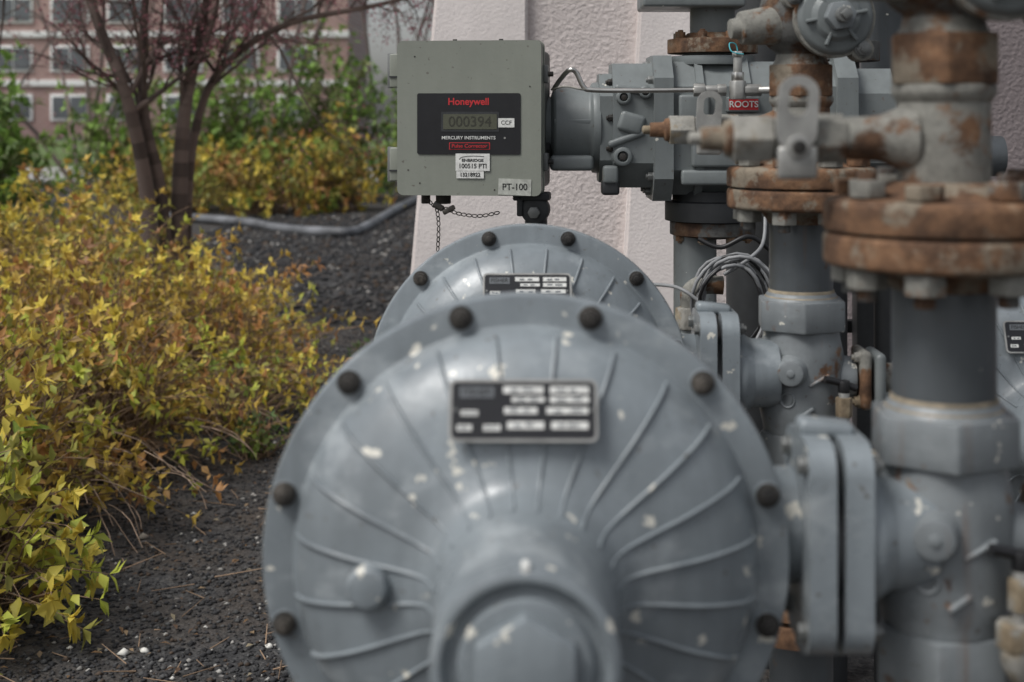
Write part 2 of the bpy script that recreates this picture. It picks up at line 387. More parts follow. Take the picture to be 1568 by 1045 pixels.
rbox('asset_label',(.066,.0008,.033),M_white,bx,(.008,-.0022,-.0845),b=0)
text('asset_text','100515 PTI',.0125,M_ink,bx,(.008,-.0028,-.092),.95,.0002)
text('asset_owner','ENBRIDGE',.0075,M_ink,bx,(.008,-.0028,-.081),1.2,.0002)
tube('asset_swoosh',[(-.018,-.0028,-.079),(-.012,-.0028,-.0745),(.005,-.0028,-.0725),(.03,-.0028,-.0735)],.0005,M_ink,bx)
rbox('serial_label',(.053,.0008,.0135),M_white,bx,(.003,-.0020,-.1085),b=0)
text('serial_text','13218922',.0105,M_ink,bx,(.003,-.0028,-.1085),.95,.0002)
rbox('tag_label',(.063,.0008,.031),plain('label_worn',(.40,.41,.37),.7,0,.3,60),bx,(.089,-.0008,-.1315),(0,R(2),0),b=0)
text('tag_text','PT-100',.0175,M_ink,bx,(.089,-.0016,-.1315),.95,.0001)
for x in(-.03,.06):
    rbox('lid_screw',(.008,.008,.004),M_bolt,bx,(x,.02,.150),b=.001)
for (x,z) in ((-.105,.118),(-.095,-.125),(.118,.06),(-.118,-.10),(.05,-.137)):
    cyl('paint_chip',.0016,-.0004,.0006,M_bolt,bx,(x,0,z),(0,-1,0),8,0)
# bracket under
rbox('bracket_arm',(.012,.05,.05),M_dark,bx,(.094,.06,-.165),b=.003)
lathe('bracket_hub',[(-.02,0),(-.02,.027),(.02,.027),(.022,.02),(.024,0)],M_dark,bx,(.122,.06,-.178),(0,-1,0),32)
rbox('bracket_base',(.07,.05,.016),M_dark,bx,(.115,.06,-.152),b=.004)
hexp('bracket_bolt',.0125,.024,.034,M_boltg,bx,(.122,.06,-.182),(0,-1,0))
rbox('bracket_post',(.04,.04,.14),M_dark,bx,(.122,.07,-.26),b=.004)
for x,w in ((-.06,.03),(-.095,.018)):
    cyl('cable_gland',w/2,-.168,-.14,M_bolt,bx,(x,.06,0),seg=20)
# chain
def chain(name,pts,parent,mat,L=.011,r=.0011):
    P=catmull(pts,14); acc=[P[0]]; 
    for p in P:
        if (p-acc[-1]).length>=L*.72: acc.append(p)
    for i,(a,b) in enumerate(zip(acc,acc[1:])):
        d=(b-a).normalized(); m=(a+b)/2
        s=d.cross(Vector((0,1,0)) if i%2 else Vector((.3,.2,1)).cross(d)); 
        if s.length<.01: s=d.cross(Vector((1,0,.2)))
        s.normalize(); h=L*.5; w=L*.27
        ring=[m+d*(h*.95*math.cos(t))+s*(w*math.sin(t)) for t in [2*math.pi*k/10 for k in range(10)]]
        tube('%s_link_%d'%(name,i),ring,r,mat,parent,0,1,True)
ch=empty('tag_chain',(0,0,0))
chain('swag',[(-.195,2.75,1.092),(-.172,2.745,1.072),(-.15,2.74,1.070),(-.135,2.74,1.062),(-.09,2.74,1.056),(-.044,2.75,1.064)],ch,M_bolt)
chain('drop',[(-.172,2.745,1.072),(-.168,2.745,1.04),(-.170,2.745,.985)],ch,M_bolt)
rbox('lead_seal',(.022,.006,.012),M_bolt,ch,(-.168,2.74,1.075),(0,.6,0),b=.003)
rbox('lead_seal_b',(.026,.006,.010),M_bolt,ch,(-.148,2.74,1.068),(0,-.5,0),b=.003)

# ------------------------------------------------------------ rotary gas meter
mt=empty('rotary_gas_meter',(0,2.86,0))
zc=1.225
lathe('adapter_neck',[(.02,0),(.02,.062),(.05,.062),(.055,.078),(.060,.082),(.128,.080,.004),(.133,.09),(.148,.092,.004),(.150,.07),(.150,0)],M_meter,mt,(0,0,zc),(1,0,0),64)
rbox('adapter_foot',(.085,.07,.03),M_meter,mt,(.09,-.06,zc-.068),b=.008)
rbox('adapter_block',(.04,.05,.05),M_dark,mt,(.03,-.03,zc-.02),b=.004)
rbox('adapter_rib',(.09,.01,.012),M_meter,mt,(.10,-.075,zc+.012),b=.003)
def octo(w,h,c): 
    return [(w/2-c,h/2),(-w/2+c,h/2),(-w/2,h/2-c),(-w/2,-h/2+c),(-w/2+c,-h/2),(w/2-c,-h/2),(w/2,-h/2+c),(w/2,h/2-c)]
def xplate(n,x0,x1,wy,hz,c,mat,zo=0,b=.004,y0=0):
    return poly(n,octo(wy,hz,c),x1-x0,mat,mt,((x0+x1)/2,y0,zc+zo),(0,0,R(90)),b=b)
xplate('index_cover',.145,.205,.17,.215,.045,M_meter,.0)
xplate('end_cover',.170,.250,.20,.245,.05,M_meter,.005)
xplate('head_flange',.248,.285,.24,.285,.045,M_meter,.0)
xplate('rotor_housing',.283,.60,.21,.262,.05,M_meter,.0)
xplate('head_flange_far',.60,.64,.24,.285,.045,M_meter,.0)
xplate('end_cover_far',.64,.72,.19,.235,.05,M_meter,.0)
for i in range(3):
    xplate('housing_rib',.33+.09*i,.345+.09*i,.222,.275,.05,M_meter,.0,.003)
rbox('housing_step',(.20,.03,.05),M_meter,mt,(.42,-.108,zc-.05),b=.006)
rbox('housing_step_low',(.28,.04,.03),M_meter,mt,(.44,-.10,zc-.095),b=.006)
rbox('housing_pad',(.06,.03,.07),M_meter,mt,(.325,-.105,zc+.03),b=.006)
for (x,z,r_) in ((.188,-.055,.018),(.19,.06,.014),(.232,.07,.012)):
    lathe('cover_boss',[(-.02,0),(-.02,r_*1.3),(.012,r_),(.014,r_*.6),(.004,r_*.5),(.004,0)],M_meter,mt,(x,-.098,zc+z),(0,-1,0),28)
    hexp('cover_plug',r_*.45,0,.012,M_bolt,mt,(x,-.098,zc+z),(0,-1,0),b=.001)
for y in(-.095,-.03,.04,.1):
    for z in(-.125,.125):
        bolt('head_bolt',mt,(.248,y*.9,zc+z*(1 if abs(y)<.08 else .75)),(-1,0,0),.009,.010,M_boltg)
for z in(-.09,-.04,.02,.09):
    bolt('cover_bolt',mt,(.17,-.085 if abs(z)<.07 else -.06,zc+z),(-1,-.2,0),.007,.009,M_bolt)
rbox('cover_lug',(.03,.04,.035),M_meter,mt,(.165,-.085,zc-.09),b=.006)
rbox('cover_lug_b',(.035,.04,.03),M_dark,mt,(.165,-.08,zc-.115),b=.006)
rbox('cover_bridge',(.05,.03,.04),M_meter,mt,(.205,-.095,zc+.01),(0,.3,0),b=.008)
rbox('cover_web',(.075,.016,.014),M_meter,mt,(.195,-.100,zc-.02),(0,-.35,0),b=.006)
rbox('cover_web_b',(.065,.016,.014),M_meter,mt,(.205,-.100,zc+.075),(0,.15,0),b=.006)
rbox('maker_label',(.056,.002,.021),M_red,mt,(.418,-.128,zc+.046),b=0)
rbox('maker_label_pad',(.062,.03,.030),M_meter,mt,(.418,-.1135,zc+.046),b=.003)
text('maker_label_text','ROOTS',.017,M_white,mt,(.418,-.1298,zc+.046),1,.0003)
# ports
px=.375
lathe('top_port',[(1.35,0),(1.35,.085),(1.368,.085),(1.37,.06),(1.376,.06),(1.376,0)],M_meter,mt,(px,0,0))
lathe('top_pipe_flange',[(1.374,0),(1.374,.09),(1.402,.09),(1.404,.06),(1.415,.05),(1.415,0)],M_rust,mt,(px,0,0))
cyl('top_pipe',.045,1.41,2.4,M_meter,mt,(px,0,0))
lathe('bottom_port',[(1.04,0),(1.04,.095),(1.078,.095),(1.08,.08),(1.10,.08),(1.10,0)],M_dark,mt,(px,0,0))
lathe('bottom_pipe_flange',[(1.005,0),(1.005,.05),(1.012,.085),(1.038,.085),(1.038,0)],M_rustd,mt,(px,0,0))
cyl('bottom_pipe',.043,0,1.01,M_meter,mt,(px-.035,0,0))
for k in range(8):
    a=R(22+45*k)
    bolt('port_bolt',mt,(px+.072*math.cos(a),.072*math.sin(a),1.404),(0,0,1),.010,.012,M_rust)
    bolt('port_bolt_low',mt,(px+.072*math.cos(a),.072*math.sin(a),1.012),(0,0,-1),.010,.012,M_rust)
rbox('top_valve_foot',(.20,.16,.030),M_meter,mt,(.33,0,1.478),b=.005)
cyl('inlet_pipe',.06,1.30,2.4,M_dark,mt,(.62,.05,0))
lathe('inlet_flange',[(1.36,0),(1.36,.1),(1.40,.1),(1.40,0)],M_rustd,mt,(.62,.05,0))

# sensing tube
tb=empty('sensing_tube',(0,0,0))
Y=2.70
tube('steel_tube',[(.054,2.76,1.300),(.066,2.74,1.318),(.083,Y,1.336),(.096,Y,1.331),(.110,Y,1.304),(.128,Y,1.298),(.2,Y,1.297),(.32,Y,1.298)],.0048,M_steel,tb,8,4)
tube('copper_lead',[(.05,2.76,1.30),(.075,Y,1.305),(.10,Y-.01,1.30),(.115,Y,1.298)],.0018,M_brass,tb)
hexp('compression_nut',.013,0,.022,M_galv,tb,(.318,Y,1.298),(1,0,0))
cyl('tube_body',.009,.02,.05,M_galv,tb,(.318,Y,1.298),(1,0,0))
hexp('compression_nut_b',.012,.045,.062,M_galv,tb,(.318,Y,1.298),(1,0,0))
hexp('tee_body',.017,-.018,.018,M_galv,tb,(.402,Y,1.298),(0,0,1),b=.003)
hexp('tee_arm',.012,.012,.045,M_galv,tb,(.402,Y,1.298),(1,0,0))
hexp('tee_nut',.013,.018,.034,M_steel,tb,(.402,Y,1.298),(0,0,1))
cyl('tee_riser',.0085,.03,.066,M_galv,tb,(.402,Y,1.298),(0,0,1))
hexp('tee_top',.0115,.062,.074,M_steel,tb,(.402,Y,1.298),(0,0,1))
tube('thin_wire',[(.402,Y,1.37),(.398,Y,1.385),(.385,Y-.01,1.386),(.388,Y-.02,1.37),(.41,Y-.02,1.365)],.0012,plain('wire_blue',(.05,.35,.4),.5),tb)
cyl('tube_link',.007,.04,.16,M_galv,tb,(.402,Y,1.298),(1,-.3,0))

# cables
cb=empty('cable_coil',(.375,2.55,.905))
random.seed(4)
for k in range(11):
    rr=.060+.016*random.random(); tl=random.uniform(-.3,.3); ox=random.uniform(-.014,.014)
    pts=[(ox+ (rr+.004*math.sin(3*t+k))*math.cos(t)*.95,.02*math.sin(t*2+k)+.004*k,(rr*1.25)*math.sin(t)+.01*math.cos(t)*tl) for t in [2*math.pi*i/24 for i in range(24)]]
    tube('loop_%d'%k,pts,.0034,M_cable if k%4 else M_black,cb,0,3,True)
tube('cable_tail',[(-.02,0,.06),(.03,.01,.09),(.06,.05,.12),(.07,.1,.2)],.0034,M_cable,cb)
tube('cable_tail_b',[(-.05,0,.0),(-.09,.01,.03),(-.12,.05,.035),(-.17,.1,.03)],.0034,M_cable,cb)
tube('black_lead',[(-.06,.05,.12),(-.02,.04,.105),(.03,.04,.125),(.07,.06,.10)],.0045,M_black,cb)

# brass elbow + dark supports behind
ub=empty('pipe_elbow',(.30,2.60,.88))
hexp('elbow_nut',.028,-.02,.02,M_brass,ub,(0,0,.0),(0,0,1),b=.004)
tube('elbow_bend',[(0,0,.02),(0,0,.045),(.02,0,.06),(.06,0,.06)],.017,M_rustg,ub,6,5)
cyl('elbow_down',.02,-.88,-.02,M_meter,ub)
sp=empty('steel_support_post',(0,0,0))
rbox('post_a',(.055,.055,1.24),M_dark,sp,(.80,3.35,.62),b=.004)
cyl('dark_column',.085,0,2.4,M_dark,sp,(.55,3.3,0))  # wide dark cylinder filling the dark gap behind the back pipes
cyl('post_c',.05,0,1.3,M_dark,sp,(.66,3.15,0))
rbox('cross_rail',(1.6,.03,.03),M_dark,sp,(1.35,3.42,.745),b=.003)
pr=empty('background_pipe',(0,0,0))
cyl('tall_pipe',.06,1.10,2.6,M_pipe,pr,(.80,3.15,0))
cyl('tall_pipe_stub',.045,-.25,.25,M_pipe,pr,(.80,3.15,1.16),(1,0,0))
lathe('tall_pipe_flange',[(1.06,0),(1.06,.11),(1.10,.11),(1.10,0)],M_rustd,pr,(.80,3.15,0))
cyl('tall_pipe_low',.03,0,1.07,M_dark,pr,(.80,3.15,0))

# ------------------------------------------------------------ wall
def stucco(name,c,strength,sc):
    m,nt,b=new_mat(name); P=pos(nt)
    k=ramp(nt,noise(nt,P,3,6),[(.3,tuple(x*.9 for x in c)),(.7,tuple(x*1.06 for x in c))])
    st=ramp(nt,noise(nt,pos(nt,(9,9,.9)),1,4),[(.3,.87),(.6,1)])
    k=mix(nt,.5,k,st,'MULTIPLY')
    nt.links.new(k,b.inputs['Base Color']); b.inputs['Roughness'].default_value=.92; b.inputs['Specular IOR Level'].default_value=.15
    bump(nt,b,noise(nt,P,sc,4,.6),strength,.01); return m
M_st=stucco('stucco_rough',(.70,.63,.605),.75,85)
M_sm=stucco('stucco_smooth',(.78,.72,.695),.25,120)
M_dk=stucco('stucco_shade_tone',(.25,.215,.215),.8,80)  # right wall's shade put into the colour; base course shares this tone
wl=empty('stucco_wall',(0,0,0))
def slab(n,xb0,xb1,xt0,xt1,y0,y1,mat,h=3.6):
    bm=bmesh.new()
    v=[bm.verts.new(p) for p in ((xb0,y0,0),(xb1,y0,0),(xb1,y1,0),(xb0,y1,0),(xt0,y0,h),(xt1,y0,h),(xt1,y1,h),(xt0,y1,h))]
    for f in ((0,1,5,4),(1,2,6,5),(2,3,7,6),(3,0,4,7),(4,5,6,7),(3,2,1,0)): bm.faces.new([v[i] for i in f])
    bmesh.ops.bevel(bm,geom=[e for e in bm.edges],offset=.008,segments=2,affect='EDGES')
    add(n,bm,mat,wl)
slab('smooth_pilaster',-.414,.006,-.10,.006,4.27,9,M_sm)
slab('rough_panel',-.02,1.0,-.02,1.0,4.30,8.9,M_st,3.58)
slab('smooth_band',.245,.50,.46,.55,4.26,4.5,M_sm,3.57)
slab('rough_panel_right',.95,5,.95,5,4.285,8.8,M_dk,3.56)  # shaded stretch of wall, darkened through its own panel colour
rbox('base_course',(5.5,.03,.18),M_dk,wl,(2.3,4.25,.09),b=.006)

# ------------------------------------------------------------ ground
def sheet(name,x0,x1,y0,y1,z,mat):
    bm=bmesh.new(); bm.faces.new([bm.verts.new(p) for p in ((x0,y0,z),(x1,y0,z),(x1,y1,z),(x0,y1,z))])
    return add(name,bm,mat,None)
m,nt,b=new_mat('dark_gravel_soil'); P=pos(nt)
v=nt.nodes.new('ShaderNodeTexVoronoi'); v.inputs['Scale'].default_value=85; nt.links.new(P,v.inputs['Vector'])
c=ramp(nt,v.outputs['Color'],[(.1,(.022,.022,.023)),(.6,(.047,.047,.048)),(.93,(.08,.078,.075)),(.97,(.2,.19,.18))])
c=mix(nt,ramp(nt,noise(nt,P,2.2,9,.7),[(.42,0),(.60,.75)]),c,(.060,.046,.035))
c=mix(nt,ramp(nt,noise(nt,P,9,6,.7),[(.52,0),(.62,.6)]),c,(.018,.017,.017))
nt.links.new(c,b.inputs['Base Color']); b.inputs['Roughness'].default_value=.9
bump(nt,b,v.outputs['Distance'],.9,.01)
sheet('ground',-300,300,-100,500,0,m)
sheet('pavement',-60,40,27,34,.004,plain('concrete',(.40,.39,.37),.9,0,.12,3))
sheet('lawn',-60,40,34.2,70,.004,plain('grass',(.09,.14,.035),.95,0,.4,4))
kb=empty('drain_hose',(0,0,0))
KM=plain('hose_grey',(.13,.135,.145),.6,0,.55,3)
kp=[(-4.6,17.2),(-3.17,15.9),(-2.75,15.4),(-2.3,14.9),(-1.95,14.55),(-1.79,14.7),(-1.73,15.9),(-1.66,18),(-1.57,20.5),(-1.4,24)]
tube('hose_run',[(x,y,.045+.012*math.sin(i*1.9)) for i,(x,y) in enumerate(kp)],.052,KM,kb,6,4)

# pebbles
def rawmesh(name,V,F,Cc,mat,parent=None,smooth=False):
    me=bpy.data.meshes.new(name); nv,nf=len(V),len(F); k=F.shape[1]
    me.vertices.add(nv); me.vertices.foreach_set('co',V.astype(np.float32).ravel())
    me.loops.add(nf*k); me.loops.foreach_set('vertex_index',F.astype(np.int32).ravel())
    me.polygons.add(nf); me.polygons.foreach_set('loop_start',np.arange(0,nf*k,k,dtype=np.int32))
    if smooth: me.polygons.foreach_set('use_smooth',np.ones(nf,dtype=bool))
    me.update(calc_edges=True)
    if Cc is not None:
        at=me.color_attributes.new('Col','FLOAT_COLOR','POINT')
        at.data.foreach_set('color',np.c_[Cc,np.ones(nv)].astype(np.float32).ravel())
    me.materials.append(mat)
    o=bpy.data.objects.new(name,me); o.parent=parent; COL.objects.link(o); return o
def pebbles(name,n,area,smin,smax,cols,mat,pw=1.5):
    O=np.array([[1,0,0],[0,1,0],[-1,0,0],[0,-1,0],[0,0,1],[0,0,-1]],float)
    F=np.array([[0,1,4],[1,2,4],[2,3,4],[3,0,4],[1,0,5],[2,1,5],[3,2,5],[0,3,5]])
    c=np.zeros((n,3)); c[:,0]=np.random.uniform(area[0],area[1],n)
    t=np.random.rand(n)**pw; c[:,1]=area[2]+(area[3]-area[2])*t
    s=np.random.uniform(smin,smax,n)*np.random.choice([.6,1,1,1.5],n)
    a=np.random.uniform(0,6.28,n)
    V=O[None]*np.random.uniform(.6,1.2,(n,6,1))*s[:,None,None]*np.array([1,1,.65])
    ca,sa=np.cos(a)[:,None],np.sin(a)[:,None]
    x=V[:,:,0]*ca-V[:,:,1]*sa; y=V[:,:,0]*sa+V[:,:,1]*ca
    V[:,:,0]=x; V[:,:,1]=y; V+=c[:,None]; V[:,:,2]+=s[:,None]*.25
    FF=(F[None]+6*np.arange(n)[:,None,None]).reshape(-1,3)
    ci=np.random.choice(len(cols),n,p=[w for w,_ in cols]); cc=np.array([k for _,k in cols])[ci]
    cc=cc*np.random.uniform(.7,1.3,(n,1))
    return rawmesh(name,V.reshape(-1,3),FF,np.repeat(cc,6,axis=0),mat)
def vcol(name,rough,trans=0):
    m,nt,b=new_mat(name); a=nt.nodes.new('ShaderNodeAttribute'); a.attribute_name='Col'
    nt.links.new(a.outputs['Color'],b.inputs['Base Color']); b.inputs['Roughness'].default_value=rough
    b.inputs['Specular IOR Level'].default_value=.3
    if trans:
        t=nt.nodes.new('ShaderNodeBsdfTranslucent'); mx=nt.nodes.new('ShaderNodeMixShader'); mx.inputs[0].default_value=trans
        nt.links.new(a.outputs['Color'],t.inputs['Color'])
        nt.links.new(b.outputs[0],mx.inputs[1]); nt.links.new(t.outputs[0],mx.inputs[2])
        nt.links.new(mx.outputs[0],nt.nodes['Material Output'].inputs['Surface'])
    return m
M_peb=vcol('pebble',.85); M_leaf=vcol('leaf',.5,.3); M_twig=vcol('twig_bark',.9)
GC=[(.60,(.032,.032,.034)),(.26,(.065,.065,.065)),(.10,(.065,.047,.035)),(.04,(.30,.29,.27))]
pebbles('gravel',50000,(-2.4,.2,2.6,8.5),.0038,.0080,GC,M_peb)
pebbles('gravel',12000,(-3.4,-.3,8.4,18),.010,.026,GC,M_peb,1.0)
pebbles('scattered_stones',60,(-1.9,.0,2.9,6.0),.009,.019,[(.6,(.55,.54,.50)),(.4,(.28,.25,.21))],M_peb)

# ------------------------------------------------------------ vegetation
LF=np.array([[0,1,2],[0,2,3],[1,4,2],[2,4,3]])
def leafmesh(name,Lv,parent,mat=M_leaf):
    A=np.array(Lv,float)
    p,d,n_,ln,wd,c=A[:,0:3],A[:,3:6],A[:,6:9],A[:,9:10],A[:,10:11],A[:,11:14]
    d/=np.linalg.norm(d,axis=1,keepdims=True)+1e-9
    s=np.cross(d,n_); s/=np.linalg.norm(s,axis=1,keepdims=True)+1e-9
    up=np.cross(s,d)
    N=len(A); V=np.zeros((N,5,3))
    V[:,0]=p; V[:,1]=p+d*ln*.45-s*wd*.5+up*wd*.18; V[:,2]=p+d*ln*.5-up*wd*.02
    V[:,3]=p+d*ln*.45+s*wd*.5+up*wd*.18; V[:,4]=p+d*ln-up*ln*.15
    F=(LF[None]+5*np.arange(N)[:,None,None]).reshape(-1,3)
    return rawmesh(name,V.reshape(-1,3),F,np.repeat(c,5,axis=0),mat,parent)
def twigmesh(name,S,parent,col,mat=M_twig,k=4):
    A=np.array(S,float); a,b,r0,r1=A[:,0:3],A[:,3:6],A[:,6],A[:,7]
    d=b-a; d/=np.linalg.norm(d,axis=1,keepdims=True)+1e-9
    ref=np.where(np.abs(d[:,2:3])>.9,np.array([[1.,0,0]]),np.array([[0,0,1.]]))
    s=np.cross(d,ref); s/=np.linalg.norm(s,axis=1,keepdims=True)+1e-9; u=np.cross(s,d)
    N=len(A); V=np.zeros((N,2*k,3))
    for i in range(k):
        t=2*math.pi*i/k; w=s*math.cos(t)+u*math.sin(t)
        V[:,i]=a+w*r0[:,None]; V[:,k+i]=b+w*r1[:,None]
    f=np.array([[i,(i+1)%k,k+(i+1)%k,k+i] for i in range(k)])
    F=(f[None]+2*k*np.arange(N)[:,None,None]).reshape(-1,4)
    cc=np.array(col)[None]*np.random.uniform(.6,1.4,(N,1))
    return rawmesh(name,V.reshape(-1,3),F,np.repeat(cc,2*k,axis=0),mat,parent,True)
U=random.uniform
def rv():
    v=Vector((U(-1,1),U(-1,1),U(-1,1)))
    return v.normalized() if v.length>.01 else Vector((0,0,1))
def bush(name,cx,cy,r,h,n,leaf,pal,start=.5,node=.034,twigcol=(.19,.13,.085),tips=6,bare=.2):
    e=empty(name,(0,0,0)); L=[];S=[]
    for i in range(n):
        th=U(0,2*math.pi); dz=U(.02,1); q=math.sqrt(1-dz*dz); k=U(.72,1.10) if random.random()<.8 else U(.4,.8)
        if random.random()<.06: k*=1.18
        tip=Vector((cx+r*q*math.cos(th)*k,cy+r*q*math.sin(th)*k,max(.05,h*dz*k+U(-.04,.05))))
        a2=U(0,6.28); rb=r*.4*math.sqrt(random.random())
        base=Vector((cx+rb*math.cos(a2),cy+rb*math.sin(a2),0))
        ctl=base.lerp(tip,.45)+Vector((U(-.05,.05),U(-.05,.05),.28*h+U(-.05,.1)))
        m_=7; P=[]
        for j in range(m_+1):
            t=j/m_; P.append(base*(1-t)**2+ctl*2*t*(1-t)+tip*t*t+rv()*.008*(j>0))
        ln=sum((P[j+1]-P[j]).length for j in range(m_))
        for j in range(m_): S.append((*P[j],*P[j+1],.0036*(1-.75*j/m_),.0036*(1-.75*(j+1)/m_)))
        if random.random()<bare: continue
        cl=.5+.5*math.sin(tip.x*5.1+1.3*math.sin(tip.y*3.7))*math.cos(tip.y*4.3+tip.z*6)
        w=min(.999,max(0,cl*.7+U(-.1,.4)))
        colr=Vector(pal[int(w*len(pal))])
        cnt=int(ln*(1-start)/node)
        for j in range(cnt):
            t=start+(1-start)*(j+random.random())/cnt
            f=t*m_; jj=min(m_-1,int(f)); p=P[jj].lerp(P[jj+1],f-jj); tg=(P[jj+1]-P[jj]).normalized()
            d=(tg*.5+rv()*.9+Vector((0,0,.25)))
            nn=Vector((0,0,1))+rv()*.7
            s=leaf*U(.45,1.15)*(1 if t<.9 else .85)
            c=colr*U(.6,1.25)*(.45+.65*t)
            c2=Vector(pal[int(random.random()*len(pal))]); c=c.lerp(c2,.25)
            L.append((*p,*d,*nn,s,s*U(.42,.56),*c))
        for j in range(tips):
            tg=(P[-1]-P[-2]).normalized(); a=6.28*j/tips+U(-.3,.3)
            sd=tg.cross(Vector((math.cos(a),math.sin(a),.1)))
            d=tg*U(.5,.9)+sd.normalized()*.8 if sd.length>.01 else tg
            c=colr*U(.95,1.5)
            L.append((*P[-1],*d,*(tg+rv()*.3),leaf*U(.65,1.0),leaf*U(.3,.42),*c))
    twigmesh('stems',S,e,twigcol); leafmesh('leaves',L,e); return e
YEL=(.56,.45,.08); MUS=(.44,.31,.07); ORG=(.38,.20,.075); LIM=(.42,.46,.08); RST=(.26,.14,.07); GRN=(.20,.27,.06); OLV=(.24,.23,.06)
pal_a=[ORG,RST,MUS,YEL,ORG,MUS,LIM,YEL,OLV]
pal_b=[LIM,YEL,LIM,YEL,OLV,GRN]
pal_c=[ORG,MUS,YEL,OLV,LIM]
random.seed(21)
B=[(-1.42,3.42,.40,.56,230,.058,pal_b),(-2.0,3.5,.55,.70,230,.058,pal_b),(-1.66,4.15,.62,.74,360,.050,pal_a),(-2.5,4.7,.7,.9,280,.050,pal_a),
   (-1.55,4.95,.62,.72,390,.046,pal_a),(-2.0,5.7,.65,.86,340,.048,pal_a),(-1.42,6.1,.68,.68,380,.046,pal_a),(-2.9,6.0,.8,1.03,320,.050,pal_c),
   (-2.1,7.0,.75,.92,320,.052,pal_c),(-3.4,7.2,.8,1.1,280,.055,pal_a),(-1.55,7.2,.55,.55,200,.052,pal_c),(-1.14,5.6,.34,.38,90,.044,pal_b),
   (-1.30,3.12,.13,.16,22,.045,pal_b),(-4.2,8.2,.9,1.15,260,.06,pal_c),(-3.0,8.9,.8,.95,240,.06,pal_c)]
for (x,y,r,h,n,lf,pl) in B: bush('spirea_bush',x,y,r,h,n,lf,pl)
pal_d=[MUS,ORG,OLV,YEL,GRN,MUS]
for (x,y,r,h,n) in [(-4.6,18.6,1.1,1.0,230),(-3.4,18.0,1.0,1.0,240),(-2.5,18.6,.8,1.12,200)]:
    bush('golden_bush',x,y,r,h,n,.11,pal_d,.25,.085)
gp=[(.13,.23,.05),(.18,.29,.06),(.22,.34,.07),(.09,.15,.04),(.20,.22,.09)]
for (x,y,r,h,n) in [(-4.3,20.6,1.3,2.3,340),(-2.9,20.8,1.15,2.4,330),(-5.7,20.4,1.2,2.1,220),(-6.6,14.5,1.3,2.0,420),(-5.3,13.5,.9,1.8,300),(-8.4,16.5,1.6,2.3,300),(-1.7,23.5,1.1,2.1,220)]:
    bush('green_shrub',x,y,r,h,n,.14,gp,.12,.10)
for (x,y) in [(-.78,5.9),(-1.0,5.2),(-.66,6.6),(-.45,5.2),(-.72,7.2)]:
    bush('weed',x,y,.16,.12,30,.04,[GRN,(.09,.15,.05),LIM],.1,.02,tips=4,bare=0)

def grow(S,L,p,d,ln,r,lv,nb,budcol,bud):
    k=5; q=p.copy(); dd=d.copy()
    for j in range(k):
        dd=(dd+rv()*.18+Vector((0,0,.05))).normalized(); q2=q+dd*ln/k
        ra=r*(1-.55*j/k); rb=r*(1-.55*(j+1)/k); S.append((*q,*q2,ra,rb)); q=q2
        if lv>0 and j>=1:
            for _ in range(1 if lv>2 else 2):
                if random.random()<.75:
                    nd=(dd+rv()*.95).normalized(); grow(S,L,q,nd,ln*U(.45,.7),rb*U(.45,.65),lv-1,nb,budcol,bud)
        if lv<=1 and nb:
            for _ in range(nb):
                c=Vector(budcol)*U(.5,1.5)
                L.append((*(q+rv()*.03),*rv(),*rv(),bud*U(.5,1.2),bud*.5,*c))
def tree(name,x,y,stems,H,bark,budcol,nb,lean=.22,levels=4,r0=.055,bud=.03):
    e=empty(name,(0,0,0)); S=[];L=[]
    for i in range(stems):
        a=6.28*i/stems+U(-.4,.4)
        d=Vector((math.cos(a)*lean*U(.3,1.3),math.sin(a)*lean,1)).normalized()
        grow(S,L,Vector((x+math.cos(a)*.09,y+math.sin(a)*.09,0)),d,H*U(.8,1.1),r0*U(.6,1.1),levels,nb,budcol,bud)
    twigmesh('trunk_and_branches',S,e,bark,k=6)
    if L: leafmesh('buds',L,e)
    return e
random.seed(11)
e=empty('multi_stem_tree'); S=[];L=[]
stems=[([(-2.10,0),(-2.15,.8),(-2.24,1.35),(-2.40,1.75),(-2.56,2.2),(-2.7,2.9)],.050),
       ([(-2.04,0),(-2.09,.8),(-2.17,1.24),(-2.20,1.68),(-2.17,2.2),(-2.2,3.0)],.044),
       ([(-2.03,0),(-2.00,.8),(-1.98,1.24),(-1.93,1.6),(-1.82,2.05),(-1.7,2.8)],.056),
       ([(-2.0,0),(-1.975,.87),(-1.90,1.35),(-1.72,1.6),(-1.38,1.79),(-.88,1.90),(-.5,2.0)],.034)]
for si,(pp,r0) in enumerate(stems):
    P_=catmull([(x,8.0+.12*si+.05*math.sin(i*2+si),z) for i,(x,z) in enumerate(pp)],6)
    n=len(P_)-1
    for j in range(n):
        ra=r0*(1-.7*j/n); rb=r0*(1-.7*(j+1)/n)
        S.append((*P_[j],*P_[j+1],ra,rb))
        if j>n*.3 and random.random()<.5:
            d=((P_[j+1]-P_[j]).normalized()+rv()*1.1).normalized()
            grow(S,L,P_[j],d,U(.35,.8),rb*.5,2,1,(.24,.09,.11),.024)
twigmesh('trunk_and_branches',S,e,(.080,.060,.052),k=8); leafmesh('buds',L,e)
tree('multi_stem_tree',-4.3,10.5,3,4.0,(.10,.078,.068),(.20,.09,.09),1,.35,3,.045,.025)
BB=(.22,.15,.12)
tree('multi_stem_tree',-2.4,25,5,6.5,(.17,.135,.12),BB,4,.45,3,.05,.09)
tree('multi_stem_tree',-4.8,26,5,7,(.17,.135,.12),BB,4,.45,3,.05,.09)
tree('multi_stem_tree',-7.5,24,5,6.5,(.17,.135,.12),(.26,.15,.14),3,.45,3,.05,.09)
tree('multi_stem_tree',-10.5,26,5,7,(.17,.135,.12),(.26,.15,.14),2,.45,3,.05,.09)

